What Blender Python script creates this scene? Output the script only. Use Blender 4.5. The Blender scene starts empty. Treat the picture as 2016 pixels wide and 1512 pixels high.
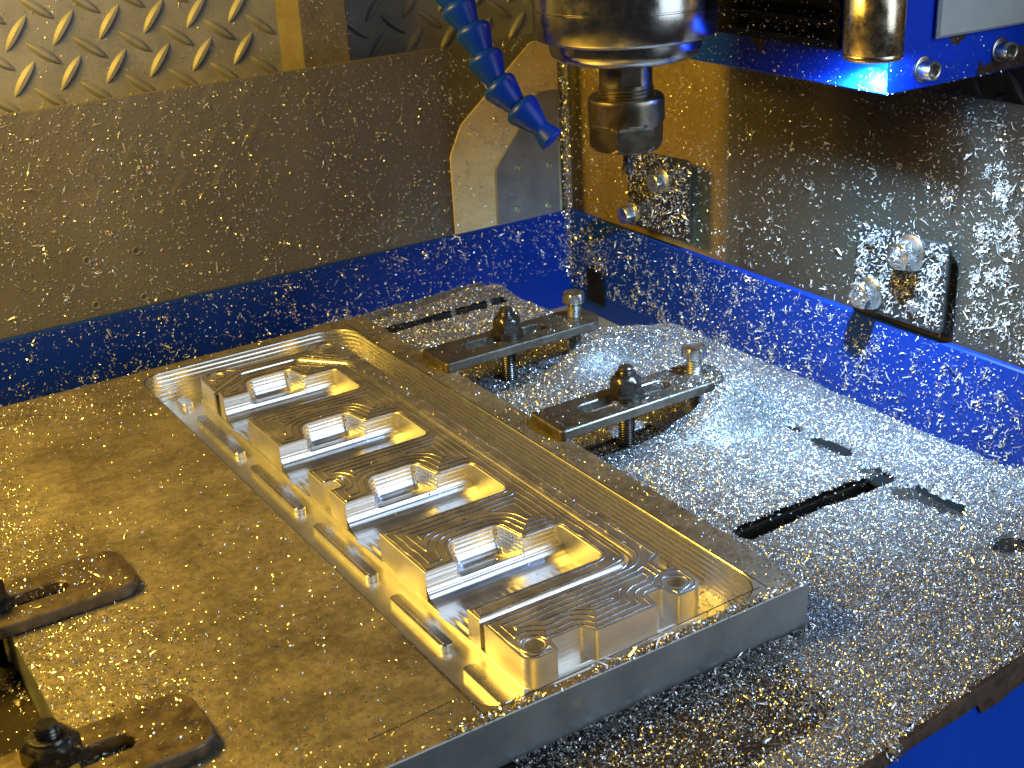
import bpy, math
import numpy as np
from mathutils import Matrix, Vector

S = 0.001                      # the scene is measured in millimetres, built in metres
rng = np.random.default_rng(7)
scene = bpy.context.scene
COL = scene.collection

# ------------------------------------------------------------------ camera
R = np.array([[0.841823, -0.537435, -0.049972],
              [-0.252325, -0.310003, -0.916641],
              [0.477143, 0.784259, -0.396576]])
CAM = np.array([-305.02, -301.48, 264.82])
cd = bpy.data.cameras.new("camera")
cam = bpy.data.objects.new("camera", cd)
COL.objects.link(cam)
m = Matrix(((R[0][0], -R[1][0], -R[2][0], CAM[0] * S),
            (R[0][1], -R[1][1], -R[2][1], CAM[1] * S),
            (R[0][2], -R[1][2], -R[2][2], CAM[2] * S),
            (0, 0, 0, 1)))
cam.matrix_world = m
cd.sensor_width = 36.0
cd.lens = 47.017
cd.clip_start = 0.01
cd.clip_end = 50.0
cd.dof.use_dof = True
cd.dof.focus_distance = 0.575
cd.dof.aperture_fstop = 30.0
scene.camera = cam

# ------------------------------------------------------------------ world, lamps, exposure
w = bpy.data.worlds.new("World")
scene.world = w
w.use_nodes = True
bg = w.node_tree.nodes["Background"]
bg.inputs[0].default_value = (0.62, 0.66, 0.78, 1)
bg.inputs[1].default_value = 0.035
scene.view_settings.view_transform = 'Standard'
scene.view_settings.look = 'None'
scene.view_settings.exposure = 0.0
scene.view_settings.gamma = 1.0
scene.cycles.use_denoising = True
scene.cycles.max_bounces = 8
scene.cycles.transparent_max_bounces = 12
scene.cycles.sample_clamp_indirect = 4.0
scene.cycles.caustics_reflective = False
scene.cycles.caustics_refractive = False


def lamp(name, kind, loc, target, power, color, **kw):
    d = bpy.data.lights.new(name, kind)
    d.energy = power
    d.color = color
    for k, v in kw.items():
        setattr(d, k, v)
    o = bpy.data.objects.new(name, d)
    COL.objects.link(o)
    o.location = Vector(loc) * S
    dirv = Vector(target) - Vector(loc)
    o.rotation_euler = dirv.to_track_quat('-Z', 'Y').to_euler()
    return o


WARM = (1.0, 0.62, 0.075)
lamp("warm_work_light", 'AREA', (-380, 270, 350), (-60, 170, 0), 4.3, WARM, shape='RECTANGLE', size=0.24, size_y=0.12)
lamp("window_light", 'AREA', (430, -740, 400), (-20, 170, 0), 7.4, (0.70, 0.86, 1.0), shape='RECTANGLE', size=0.7, size_y=0.95)
lamp("blue_led", 'SPOT', (118.2, 93.3, 155.5), (165, 150, 0), 7.8, (0.38, 0.66, 1.0), spot_size=math.radians(121), spot_blend=1.0,
     shadow_soft_size=0.003)

# ------------------------------------------------------------------ mesh helpers


def np_mesh(name, V, F):
    """V (n,3) in mm, F (m,k) index array with fixed k."""
    V = np.asarray(V, np.float64) * S
    F = np.asarray(F, np.int32)
    me = bpy.data.meshes.new(name)
    k = F.shape[1]
    me.vertices.add(len(V))
    me.vertices.foreach_set("co", V.astype(np.float32).ravel())
    me.loops.add(F.size)
    me.loops.foreach_set("vertex_index", F.ravel())
    me.polygons.add(len(F))
    me.polygons.foreach_set("loop_start", np.arange(0, F.size, k, dtype=np.int32))
    me.update(calc_edges=True)
    me.validate()
    return me


def smooth(me, angle=None):
    me.polygons.foreach_set("use_smooth", np.ones(len(me.polygons), bool))
    if angle is not None:
        me.set_sharp_from_angle(angle=math.radians(angle))
    me.update()


def link(name, me, material, parent=None, loc=(0, 0, 0), **props):
    o = bpy.data.objects.new(name, me)
    COL.objects.link(o)
    if material is not None and len(me.materials) == 0:
        me.materials.append(material)
    o.location = Vector(loc) * S
    if parent is not None:
        o.parent = parent
    for k, v in props.items():
        o[k] = v
    return o


def empty(name, loc=(0, 0, 0), rz=0.0, **props):
    o = bpy.data.objects.new(name, None)
    o.empty_display_size = 0.01
    COL.objects.link(o)
    o.location = Vector(loc) * S
    o.rotation_euler.z = rz
    for k, v in props.items():
        o[k] = v
    return o


def py_mesh(name, V, F, sm=None):
    me = bpy.data.meshes.new(name)
    me.from_pydata([(v[0] * S, v[1] * S, v[2] * S) for v in V], [], F)
    me.validate()
    me.update()
    if sm is not None:
        smooth(me, sm)
    return me


def extrude(name, loops, z0, z1, bevel=0.3, M=None, res=0):
    """Solid from 2-D loops (first outer, rest holes), between z0 and z1, edges bevelled."""
    cu = bpy.data.curves.new("tmp", 'CURVE')
    cu.dimensions = '2D'
    cu.fill_mode = 'BOTH'
    for lp in loops:
        sp = cu.splines.new('POLY')
        sp.points.add(len(lp) - 1)
        for i, p in enumerate(lp):
            sp.points[i].co = (p[0], p[1], 0, 1)
        sp.use_cyclic_u = True
    cu.bevel_depth = bevel
    cu.bevel_resolution = res
    cu.offset = -bevel
    cu.extrude = (z1 - z0) / 2 - bevel
    ob = bpy.data.objects.new("tmp", cu)
    me = bpy.data.meshes.new_from_object(ob)
    bpy.data.objects.remove(ob)
    bpy.data.curves.remove(cu)
    me.name = name
    n = len(me.vertices)
    co = np.zeros(n * 3, np.float32)
    me.vertices.foreach_get("co", co)
    co = co.reshape(-1, 3)
    co[:, 2] += (z0 + z1) / 2
    if M is not None:
        A = np.array(M)
        co = co @ A[:3, :3].T + A[:3, 3]
    me.vertices.foreach_set("co", (co * S).astype(np.float32).ravel())
    smooth(me, 24)
    return me


def lathe(name, prof, n=48, M=None, radial=None, ang=40, cap=True):
    """prof: (r,z) list bottom to top. radial(theta, r, z) may bend the radius."""
    V, F = [], []
    for (r, z) in prof:
        for i in range(n):
            t = 2 * math.pi * i / n
            rr = radial(t, r, z) if radial else r
            V.append((rr * math.cos(t), rr * math.sin(t), z))
    for j in range(len(prof) - 1):
        for i in range(n):
            a = j * n + i
            b = j * n + (i + 1) % n
            F.append((a, b, b + n, a + n))
    if cap:
        F.append(tuple(range(n - 1, -1, -1)))
        F.append(tuple(range((len(prof) - 1) * n, len(prof) * n)))
    if M is not None:
        V = [tuple(M @ Vector(v)) for v in V]
    return py_mesh(name, V, F, ang)


def box(name, a, b, bevel=0.0, M=None):
    lp = [(a[0], a[1]), (b[0], a[1]), (b[0], b[1]), (a[0], b[1])]
    if bevel > 0:
        return extrude(name, [lp], a[2], b[2], bevel, M)
    V = [(x, y, z) for z in (a[2], b[2]) for (x, y) in lp]
    F = [(3, 2, 1, 0), (4, 5, 6, 7), (0, 1, 5, 4), (1, 2, 6, 5), (2, 3, 7, 6), (3, 0, 4, 7)]
    if M is not None:
        V = [tuple(M @ Vector(v)) for v in V]
    return py_mesh(name, V, F)


def fillet(pts, closed=True, seg=6):
    """pts: (x,y[,r]) -> polyline with corners rounded."""
    out = []
    n = len(pts)
    for i, p in enumerate(pts):
        r = p[2] if len(p) > 2 else 0
        if r <= 0 or (not closed and i in (0, n - 1)):
            out.append((p[0], p[1]))
            continue
        P = np.array(p[:2], float)
        A = np.array(pts[i - 1][:2], float) - P
        B = np.array(pts[(i + 1) % n][:2], float) - P
        la, lb = np.linalg.norm(A), np.linalg.norm(B)
        A /= la
        B /= lb
        cosang = np.clip(A @ B, -1, 1)
        half = math.acos(cosang) / 2
        d = min(r / math.tan(half), la * 0.49, lb * 0.49)
        rr = d * math.tan(half)
        bis = A + B
        bis /= np.linalg.norm(bis)
        Cc = P + bis * (rr / math.sin(half))
        s = P + A * d - Cc
        e = P + B * d - Cc
        a0 = math.atan2(s[1], s[0])
        a1 = math.atan2(e[1], e[0])
        da = (a1 - a0 + math.pi) % (2 * math.pi) - math.pi
        if la > d + 0.6:
            out.append(tuple(P + A * (d + 0.25)))
        for k in range(seg + 1):
            t = a0 + da * k / seg
            out.append((Cc[0] + rr * math.cos(t), Cc[1] + rr * math.sin(t)))
        if lb > d + 0.6:
            out.append(tuple(P + B * (d + 0.25)))
    return out


def offset_path(path, d):
    P = np.array(path, float)
    T = np.diff(P, axis=0)
    T /= np.linalg.norm(T, axis=1)[:, None]
    N = np.stack([-T[:, 1], T[:, 0]], 1)
    out = []
    for i in range(len(P)):
        if i == 0:
            nn, s = N[0], 1
        elif i == len(P) - 1:
            nn, s = N[-1], 1
        else:
            nn = N[i - 1] + N[i]
            nn /= np.linalg.norm(nn)
            s = 1 / max(0.5, nn @ N[i])
        out.append(tuple(P[i] + nn * d * s))
    return out


def circle(cx, cy, r, n=28):
    return [(cx + r * math.cos(2 * math.pi * i / n), cy + r * math.sin(2 * math.pi * i / n)) for i in range(n)]


def obround(x0, x1, y, r, n=8):
    a = [(x1 + r * math.sin(t), y - r * math.cos(t)) for t in np.linspace(0, math.pi, n)]
    b = [(x0 - r * math.sin(t), y + r * math.cos(t)) for t in np.linspace(0, math.pi, n)]
    return a + b


# ------------------------------------------------------------------ materials
class NT:
    def __init__(self, name):
        self.m = bpy.data.materials.new(name)
        self.m.use_nodes = True
        self.t = self.m.node_tree
        self.b = self.t.nodes["Principled BSDF"]
        self.out = self.t.nodes["Material Output"]

    def n(self, kind, **kw):
        nd = self.t.nodes.new(kind)
        for k, v in kw.items():
            if k.startswith("i_"):
                key = k[2:]
                nd.inputs[int(key) if key.isdigit() else key.replace("_", " ")].default_value = v
            else:
                setattr(nd, k, v)
        return nd

    def l(self, a, b):
        self.t.links.new(a, b)

    def coord(self):
        return self.n("ShaderNodeTexCoord").outputs["Object"]

    def geo_pos(self):
        return self.n("ShaderNodeNewGeometry").outputs["Position"]

    def noise(self, scale, detail=4, rough=0.55, vec=None, dist=0.0):
        nd = self.n("ShaderNodeTexNoise", i_Scale=scale, i_Detail=detail, i_Roughness=rough, i_Distortion=dist)
        self.l(vec if vec is not None else self.geo_pos(), nd.inputs["Vector"])
        return nd.outputs["Fac"]

    def ramp(self, fac, stops):
        nd = self.n("ShaderNodeValToRGB")
        cr = nd.color_ramp
        while len(cr.elements) < len(stops):
            cr.elements.new(0.5)
        for e, (p, c) in zip(cr.elements, stops):
            e.position = p
            e.color = (c, c, c, 1) if isinstance(c, (int, float)) else (*c, 1)
        self.l(fac, nd.inputs[0])
        return nd.outputs[0]

    def mix(self, fac, a, b):
        nd = self.n("ShaderNodeMix", data_type='RGBA')
        for sock, val in ((nd.inputs[0], fac), (nd.inputs[6], a), (nd.inputs[7], b)):
            if hasattr(val, "links"):
                self.l(val, sock)
            elif isinstance(val, (int, float)):
                sock.default_value = val
            else:
                sock.default_value = (*val, 1)
        return nd.outputs[2]

    def math(self, op, a, b=None):
        nd = self.n("ShaderNodeMath", operation=op)
        for i, v in enumerate((a, b)):
            if v is None:
                continue
            if hasattr(v, "links"):
                self.l(v, nd.inputs[i])
            else:
                nd.inputs[i].default_value = v
        return nd.outputs[0]

    def bump(self, h, strength=0.3, dist=0.0005, prev=None):
        nd = self.n("ShaderNodeBump", i_Strength=strength, i_Distance=dist)
        self.l(h, nd.inputs["Height"])
        if prev is not None:
            self.l(prev, nd.inputs["Normal"])
        return nd.outputs[0]

    def set(self, **kw):
        for k, v in kw.items():
            s = self.b.inputs[k.replace("_", " ")]
            if hasattr(v, "links"):
                self.l(v, s)
            elif isinstance(v, tuple):
                s.default_value = (*v, 1) if len(v) == 3 else v
            else:
                s.default_value = v
        return self


def metal(name, c1, c2, r1, r2, scale=60, metallic=1.0, bump=0.15, fine=900, wear=None):
    t = NT(name)
    n1 = t.noise(scale, 6, 0.65)
    f = t.ramp(n1, [(0.35, 0.0), (0.65, 1.0)])
    col = t.mix(f, c1, c2)
    n2 = t.noise(fine, 3, 0.6)
    bm = t.bump(n2, bump, 0.0002)
    t.set(Base_Color=col, Metallic=metallic, Roughness=t.math('ADD', t.math('MULTIPLY', f, r2 - r1), r1), Normal=bm)
    return t.m


def chip_material(name, base=(0.86, 0.86, 0.88), met=1.0):
    t = NT(name)
    g = t.n("ShaderNodeNewGeometry").outputs["Random Per Island"]
    col = t.mix(g, tuple(c * 0.62 for c in base), base)
    t.set(Base_Color=col, Metallic=met, Roughness=t.math('ADD', t.math('MULTIPLY', g, 0.2), 0.13))
    return t.m


def machined(name, pitch, depth, c=(0.86, 0.85, 0.82), rough=0.2, axis='Z', strength=0.6):
    """freshly cut aluminium with the steps the cutter leaves on its walls"""
    t = NT(name)
    pos = t.geo_pos()
    sep = t.n("ShaderNodeSeparateXYZ")
    t.l(pos, sep.inputs[0])
    nz = t.noise(25, 2, 0.5)
    zz = t.math('ADD', sep.outputs[axis], t.math('MULTIPLY', nz, 0.0006))
    wv = t.math('SINE', t.math('MULTIPLY', zz, 2 * math.pi / (pitch * S)))
    b1 = t.bump(wv, strength, depth * S)
    n2 = t.noise(2600, 3, 0.6)
    b2 = t.bump(n2, 0.12, 0.0001, b1)
    n3 = t.noise(120, 4, 0.6)
    t.set(Base_Color=t.mix(n3, tuple(x * 0.8 for x in c), c), Metallic=1.0,
          Roughness=t.math('ADD', t.math('MULTIPLY', n3, 0.16), rough - 0.06), Normal=b2)
    return t.m


def plate_top_material():
    t = NT("oily_aluminium_plate")
    n1 = t.noise(30, 7, 0.7)
    n2 = t.noise(260, 5, 0.7)
    n3 = t.noise(9, 3, 0.5)
    f = t.ramp(t.math('ADD', t.math('MULTIPLY', n1, 0.6), t.math('MULTIPLY', n2, 0.4)), [(0.40, 0.0), (0.60, 1.0)])
    col = t.mix(f, (0.22, 0.185, 0.115), (0.42, 0.365, 0.25))
    col = t.mix(t.ramp(n3, [(0.4, 0.0), (0.7, 0.5)]), col, (0.20, 0.17, 0.115))
    fl = t.ramp(t.noise(1500, 2, 0.5), [(0.60, 0.0), (0.70, 0.55)])
    col = t.mix(fl, col, (0.58, 0.54, 0.46))
    # thin long scratches
    mp = t.n("ShaderNodeMapping", i_Rotation=(0, 0, 0.5), i_Scale=(18, 900, 1))
    t.l(t.geo_pos(), mp.inputs[0])
    sc = t.noise(1.0, 2, 0.5, mp.outputs[0])
    b = t.bump(n2, 0.5, 0.0004)
    b = t.bump(sc, 0.06, 0.0003, b)
    t.set(Base_Color=col, Metallic=0.75, Roughness=t.math('ADD', t.math('MULTIPLY', f, 0.16), 0.36), Normal=b)
    return t.m


def paint_blue(name, chipped=0.0, base=(0.003, 0.030, 0.27)):
    t = NT(name)
    n1 = t.noise(20, 5, 0.6)
    n2 = t.noise(700, 3, 0.6)
    col = t.mix(t.ramp(n1, [(0.3, 0.0), (0.75, 1.0)]), tuple(c * 0.75 for c in base), base)
    t.set(Base_Color=col, Roughness=t.math('ADD', t.math('MULTIPLY', n1, 0.25), 0.25), Normal=t.bump(n2, 0.15, 0.0003))
    t.b.inputs["Specular IOR Level"].default_value = 0.28
    return t.m


def panel_material(name, c1, c2, axis, e0, e1, film):
    """clear plastic splash guard, hazed by dried coolant"""
    t = NT(name)
    n1 = t.noise(14, 5, 0.6)
    n2 = t.noise(420, 4, 0.65)
    vor = t.n("ShaderNodeTexVoronoi", i_Scale=330.0)
    t.l(t.geo_pos(), vor.inputs["Vector"])
    drops = t.ramp(vor.outputs["Distance"], [(0.12, 1.0), (0.26, 0.0)])
    b = t.bump(drops, 0.5, 0.0006)
    b = t.bump(n2, 0.10, 0.0003, b)
    t.set(Base_Color=t.mix(n1, c1, c2), Roughness=0.38, Normal=b)
    sp = t.n("ShaderNodeSeparateXYZ")
    t.l(t.geo_pos(), sp.inputs[0])
    mr = t.n("ShaderNodeMapRange", interpolation_type='SMOOTHSTEP', i_1=e0 * S, i_2=e1 * S, i_3=film, i_4=0.0)
    t.l(t.math('ADD', sp.outputs[axis], t.math('MULTIPLY', n1, 0.008)), mr.inputs[0])
    filmv = mr.outputs[0]
    tr = t.n("ShaderNodeBsdfTransparent")
    tr.inputs[0].default_value = (0.94, 0.92, 0.86, 1)
    mx = t.n("ShaderNodeMixShader")
    t.l(t.math('SUBTRACT', t.ramp(n1, [(0.25, 0.85), (0.75, 0.72)]), t.math('ADD', t.math('MULTIPLY', drops, 0.3), filmv)), mx.inputs[0])
    t.l(t.b.outputs[0], mx.inputs[1])
    t.l(tr.outputs[0], mx.inputs[2])
    t.l(mx.outputs[0], t.out.inputs[0])
    return t.m


M_plate = plate_top_material()
M_side = metal("sawn_plate_edge", (0.26, 0.28, 0.30), (0.36, 0.38, 0.40), 0.42, 0.52, 40, 0.8, 0.2)
M_wall = machined("cut_pocket_wall", 1.9, 0.04, rough=0.24, strength=0.25)
M_flank = machined("cut_part_flank", 2.2, 0.05, (0.88, 0.86, 0.82), 0.44, strength=0.35)
M_floor = machined("cut_pocket_floor", 6.0, 0.01, (0.88, 0.86, 0.82), 0.36, 'X', 0.3)
M_deck = metal("cut_deck_face", (0.66, 0.60, 0.50), (0.80, 0.74, 0.64), 0.38, 0.47, 90, 1.0, 0.15, 1500)
M_port = machined("ball_milled_port", 1.8, 0.08, (0.9, 0.9, 0.91), 0.30, strength=0.6)
M_ridge = metal("cutter_ridge", (0.86, 0.85, 0.82), (0.9, 0.88, 0.85), 0.22, 0.3, 90)
M_clamp = metal("oily_steel_clamp", (0.13, 0.112, 0.085), (0.21, 0.185, 0.15), 0.32, 0.46, 120, 0.9, 0.25, 700)
M_clampL = metal("rusty_steel_clamp", (0.13, 0.10, 0.07), (0.21, 0.17, 0.12), 0.32, 0.46, 150, 0.8, 0.3, 700)
M_black = metal("black_oxide_steel", (0.07, 0.066, 0.06), (0.12, 0.112, 0.10), 0.2, 0.3, 150, 0.85, 0.2)
M_bolt = metal("zinc_bolt", (0.5, 0.49, 0.46), (0.66, 0.65, 0.62), 0.22, 0.36, 180, 1.0, 0.2)
M_steel = metal("worn_spindle_steel", (0.42, 0.40, 0.37), (0.52, 0.50, 0.47), 0.16, 0.26, 110, 1.0, 0.12)
M_nut = metal("aged_collet_nut", (0.17, 0.14, 0.10), (0.24, 0.205, 0.155), 0.28, 0.36, 160, 0.95, 0.2)
M_tool = metal("dark_carbide", (0.07, 0.07, 0.075), (0.11, 0.11, 0.12), 0.26, 0.34, 200, 0.7)
M_brass = metal("coolant_spotted_tube", (0.44, 0.37, 0.27), (0.62, 0.54, 0.42), 0.2, 0.34, 220, 1.0, 0.35, 500)
M_blue = paint_blue("blue_machine_paint")
M_bluecar = paint_blue("blue_carriage_paint", base=(0.002, 0.06, 0.80))
M_bluefront = paint_blue("blue_front_paint", base=(0.003, 0.07, 0.60))
M_rubber = metal("black_bellows_rubber", (0.004, 0.004, 0.004), (0.008, 0.008, 0.008), 0.6, 0.75, 90, 0.0, 0.3)
M_rubber.node_tree.nodes["Principled BSDF"].inputs["Specular IOR Level"].default_value = 0.12
M_blackplate = metal("black_mounting_plate", (0.008, 0.008, 0.009), (0.02, 0.019, 0.018), 0.35, 0.5, 90, 0.0, 0.2)
M_grayplate = metal("bare_grey_plate", (0.17, 0.17, 0.175), (0.25, 0.25, 0.255), 0.4, 0.5, 50, 0.3, 0.2)
M_cream = metal("cream_paint_and_reflection", (0.60, 0.47, 0.23), (0.74, 0.60, 0.32), 0.4, 0.5, 40, 0.0, 0.3)  # paint of the column; also the colour of the painted corner reflection
M_tread = metal("dusty_tread_steel", (0.24, 0.232, 0.22), (0.34, 0.33, 0.31), 0.5, 0.62, 40, 0.3, 0.3)
M_post = metal("brown_steel_post", (0.15, 0.125, 0.10), (0.22, 0.19, 0.155), 0.5, 0.6, 50, 0.2, 0.3)
M_table = metal("dark_wet_table_iron", (0.012, 0.010, 0.008), (0.035, 0.028, 0.022), 0.55, 0.7, 50, 0.0, 0.4, 500)
M_table.node_tree.nodes['Principled BSDF'].inputs['Specular IOR Level'].default_value = 0.15
M_tray = metal("wet_tray_steel", (0.22, 0.19, 0.12), (0.32, 0.28, 0.18), 0.18, 0.3, 25, 0.2, 0.1)
M_bed = metal("packed_fine_swarf", (0.09, 0.088, 0.086), (0.36, 0.355, 0.35), 0.4, 0.5, 1100, 0.85, 1.0, 1700)
M_rust = metal("peeled_rusty_edge", (0.035, 0.02, 0.014), (0.09, 0.05, 0.03), 0.5, 0.7, 160, 0.1, 0.5, 500)
M_panelgray = metal("light_grey_cover", (0.50, 0.54, 0.56), (0.58, 0.61, 0.62), 0.35, 0.42, 60, 0.0, 0.1)
M_hose = paint_blue("blue_hose_plastic", base=(0.002, 0.038, 0.50))
M_chip = chip_material("aluminium_chip", met=0.85)
M_chipw = chip_material("stuck_aluminium_chip", (0.92, 0.90, 0.86), 0.45)
M_clear = panel_material("hazed_clear_plastic", (0.10, 0.085, 0.058), (0.22, 0.19, 0.14), "X", 84, 98, 0.52)
M_clear2 = panel_material("smoked_clear_plastic", (0.045, 0.038, 0.028), (0.085, 0.073, 0.055), "Y", 250, 268, 0.35)
M_line = metal("scribed_line_dirt", (0.01, 0.008, 0.006), (0.02, 0.016, 0.012), 0.6, 0.7, 90, 0.0)

# ------------------------------------------------------------------ chips


def chips(name, P, N, lo, hi, tilt, curl, lift, label, cat, mat_=None, aspect=(0.22, 0.5), long_frac=0.03):
    """many loose curled flakes: positions P, surface normals N, joined into one heap"""
    n = len(P)
    P = np.asarray(P, float)
    N = np.broadcast_to(np.asarray(N, float), (n, 3))
    a = rng.normal(size=(n, 3))
    N2 = N + a * tilt
    N2 /= np.linalg.norm(N2, axis=1)[:, None]
    U = np.cross(N2, rng.normal(size=(n, 3)))
    U /= np.linalg.norm(U, axis=1)[:, None]
    Vv = np.cross(N2, U)
    L = rng.uniform(lo, hi, n) * 0.5
    lg = rng.random(n) < long_frac
    L[lg] *= rng.uniform(2.0, 4.0, lg.sum())
    Wd = L * rng.uniform(aspect[0], aspect[1], n)
    Wd[lg] *= 0.3
    B = L * rng.normal(0, curl, n)
    c = P + N * (lift * L[:, None])
    q = []
    for t in (-1.0, 0.0, 1.0):
        wj = Wd * (0.55 if t else 1.0) * rng.uniform(0.5, 1.2, n)
        base = c + U * (L * t)[:, None] + N2 * (B * (t * t - 0.5))[:, None]
        q += [base - Vv * wj[:, None], base + Vv * wj[:, None]]
    V = np.stack(q, 1).reshape(-1, 3)
    i = np.arange(n)[:, None] * 6
    F = np.concatenate([i + np.array([[0, 1, 3, 2]]), i + np.array([[2, 3, 5, 4]])], 1).reshape(-1, 4)
    me = np_mesh(name, V, F)
    return link(name, me, mat_ or M_chip, kind='stuff', label=label, category=cat)


def hash_noise(x, y, s, seed=0):
    """cheap smooth value noise"""
    r = np.random.default_rng(seed)
    G = r.random((128, 128))
    u = np.asarray(x) / s + 51.3
    v = np.asarray(y) / s + 37.7
    i = np.floor(u).astype(int)
    j = np.floor(v).astype(int)
    fu = u - i
    fv = v - j
    fu = fu * fu * (3 - 2 * fu)
    fv = fv * fv * (3 - 2 * fv)
    g = lambda a, b: G[a % 128, b % 128]
    return (g(i, j) * (1 - fu) + g(i + 1, j) * fu) * (1 - fv) + (g(i, j + 1) * (1 - fu) + g(i + 1, j + 1) * fu) * fv


def sstep(a, b, x):
    t = np.clip((np.asarray(x) - a) / (b - a), 0, 1)
    return t * t * (3 - 2 * t)


# ================================================================== STRUCTURE: tray, walls
XW, YW = 172.4, 400.9
link("tray_floor", box("tray_floor", (113.5, -38, -60), (XW + 6, YW + 10, -45)), M_tray, kind='structure',
     label="wet pale tray floor at the foot of the blue walls")

# the low blue walls
link("blue_back_wall", box("blue_back_wall", (-420, YW - 1, -70), (XW + 1, YW + 3, 20.6), 0.8), M_blue, kind='structure',
     label="low blue painted wall running behind the plate")
rw = link("blue_side_wall", extrude("blue_side_wall",
          [[(-90, -70), (YW - 1, -70), (YW - 1, 20.8), (-90, 22.5)]], 0, 4, 0.8,
          M=Matrix(((0, 0, 1, XW), (1, 0, 0, 0), (0, 1, 0, 0), (0, 0, 0, 1)))), M_blue, kind='structure',
          label="low blue painted wall along the right side under blue light")
# drain opening in the side wall, its dark inside drawn as a black plate
do = link("drain_opening", extrude("drain_opening", [fillet([(361.5, -36), (380, -36), (380, -14, 5), (372, -10, 4), (361.5, -16, 3)])],
          0, 1.2, 0.3, M=Matrix(((0, 0, -1, XW), (1, 0, 0, 0), (0, 1, 0, 0), (0, 0, 0, 1)))), M_rubber, parent=rw)

# clear splash guards
lg = link("splash_guard", box("splash_guard", (-420, YW + 3.2, 15), (XW - 0.5, YW + 6.2, 135.3), 0.4), M_clear,
          label="hazed clear splash guard standing on the blue back wall, specked with chips", category="splash guard", group="clear splash guards")
rg = link("splash_guard", box("splash_guard", (XW + 4.4, -90, 15), (XW + 7.4, YW + 3, 137.2), 0.4), M_clear2,
          label="hazed clear splash guard on the right side behind the bolted black plates", category="splash guard", group="clear splash guards")
# corner angle
link("corner_trim", extrude("corner_trim", [[(XW - 1.2, YW + 2.6), (XW + 3.6, YW + 2.6), (XW + 3.6, YW - 0.5), (XW + 2.8, YW - 0.5), (XW + 2.8, YW + 1.8), (XW - 1.2, YW + 1.8)]],
     20.8, 136.5, 0.2), M_grayplate, label="narrow grey angle strip down the corner between the two clear guards", category="corner strip")

# soft corner reflection built as a tan plate, then column and grey four-hole plate
link("reflection_plate", extrude("reflection_plate",
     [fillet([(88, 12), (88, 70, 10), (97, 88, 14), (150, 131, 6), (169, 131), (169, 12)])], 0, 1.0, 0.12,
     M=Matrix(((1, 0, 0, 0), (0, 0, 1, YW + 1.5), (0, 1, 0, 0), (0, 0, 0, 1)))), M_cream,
     label="soft warm reflection built as a tan plate with a sloping upper corner, left of the guards' corner", category="painted reflection")
link("machine_column", extrude("machine_column", [[(262, -20), (YW + 12, -20), (YW + 12, 131), (262, 131)]], 0, 12, 1.5,
     M=Matrix(((0, 0, 1, XW + 14), (1, 0, 0, 0), (0, 1, 0, 0), (0, 0, 0, 1)))), M_cream,
     label="tan painted machine column seen through the right guard behind the tool", category="machine column")
gp_loops = [fillet([(118, 12), (119, 58, 6), (134, 76, 8), (152, 100, 6), (166.5, 100), (166.5, 12)])]
for (hx, hz) in ((134.8, 55.2), (158.6, 52.6), (133.2, 28.3), (157, 26.5)):
    gp_loops.append(circle(hx, hz, 1.9, 14))
gp = link("mounting_plate", extrude("mounting_plate", gp_loops, 0, 1.6, 0.4,
          M=Matrix(((1, 0, 0, 0), (0, 0, 1, YW - 0.2), (0, 1, 0, 0), (0, 0, 0, 1)))), M_grayplate,
          label="bare grey mounting plate with four empty holes beside the corner", category="mounting plate", group="four hole mounting plates")
# four empty screw holes further left in the back guard
for (hx, hz) in ((-137.9, 52.4), (-110.9, 52.0), (-137.4, 26.8), (-110.7, 25.2)):
    M4 = Matrix(((1, 0, 0, hx), (0, 0, -1, YW + 3.2), (0, 1, 0, hz), (0, 0, 0, 1)))
    link("screw_hole", lathe("screw_hole", [(1.2, 0.0), (2.2, 0.0), (2.5, 0.25), (2.2, 0.5), (1.5, 0.4), (1.2, -0.2)], 18, M4), M_post, parent=lg)


def hexr(t, ap, rot=0.0):
    u = ((t + rot) % (math.pi / 3)) - math.pi / 6
    return ap / math.cos(u)


def hex_bolt(parent, M, ap=5.2, h=5, flange=7.0, mat_=None, socket=False):
    """flanged hex head, axis along local z from 0"""
    prof = [(flange, 0), (flange, 0.9), (flange - 0.9, 1.5)]
    link("flange", lathe("flange", prof, 32, M), mat_ or M_bolt, parent)
    hp = [(ap * 1.155, 1.5), (ap * 1.155, h - 0.8), (ap * 1.155, h), (ap * 0.94, h + 0.3)]

    def rad(t, r, z):
        hx = hexr(t, ap)
        return min(hx, r) if z <= h - 0.8 else (min(hx, ap * 1.04) if z <= h else r)
    link("head", lathe("head", hp, 48, M, rad, 30), mat_ or M_bolt, parent)


def side_plate(y0, y1, z0, z1, bolts, holes, label):
    A = Matrix(((0, 0, -1, XW), (1, 0, 0, 0), (0, 1, 0, 0), (0, 0, 0, 1)))
    r = empty("mounting_plate", (XW, (y0 + y1) / 2, z0), label=label, category="mounting plate", group="four hole mounting plates")
    Mi = Matrix.Translation(-Vector((XW, (y0 + y1) / 2, z0)))
    loops = [fillet([(y0, z0, 5), (y1, z0 - 1, 5), (y1, z1 - 3, 5), (y0, z1, 5)])] + [circle(hy, hz, 2.0, 14) for hy, hz in holes]
    link("plate", extrude("plate", loops, 0.0, 2.2, 0.4, Mi @ A), M_blackplate, r)
    for (by, bz, big) in bolts:
        Mb = Mi @ Matrix(((0, 0, -1, XW - 2.2), (1, 0, 0, by), (0, 1, 0, bz), (0, 0, 0, 1)))
        hex_bolt(r, Mb, 5.0 * big, 7.5 * big, 7.2 * big)
    return r


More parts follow.
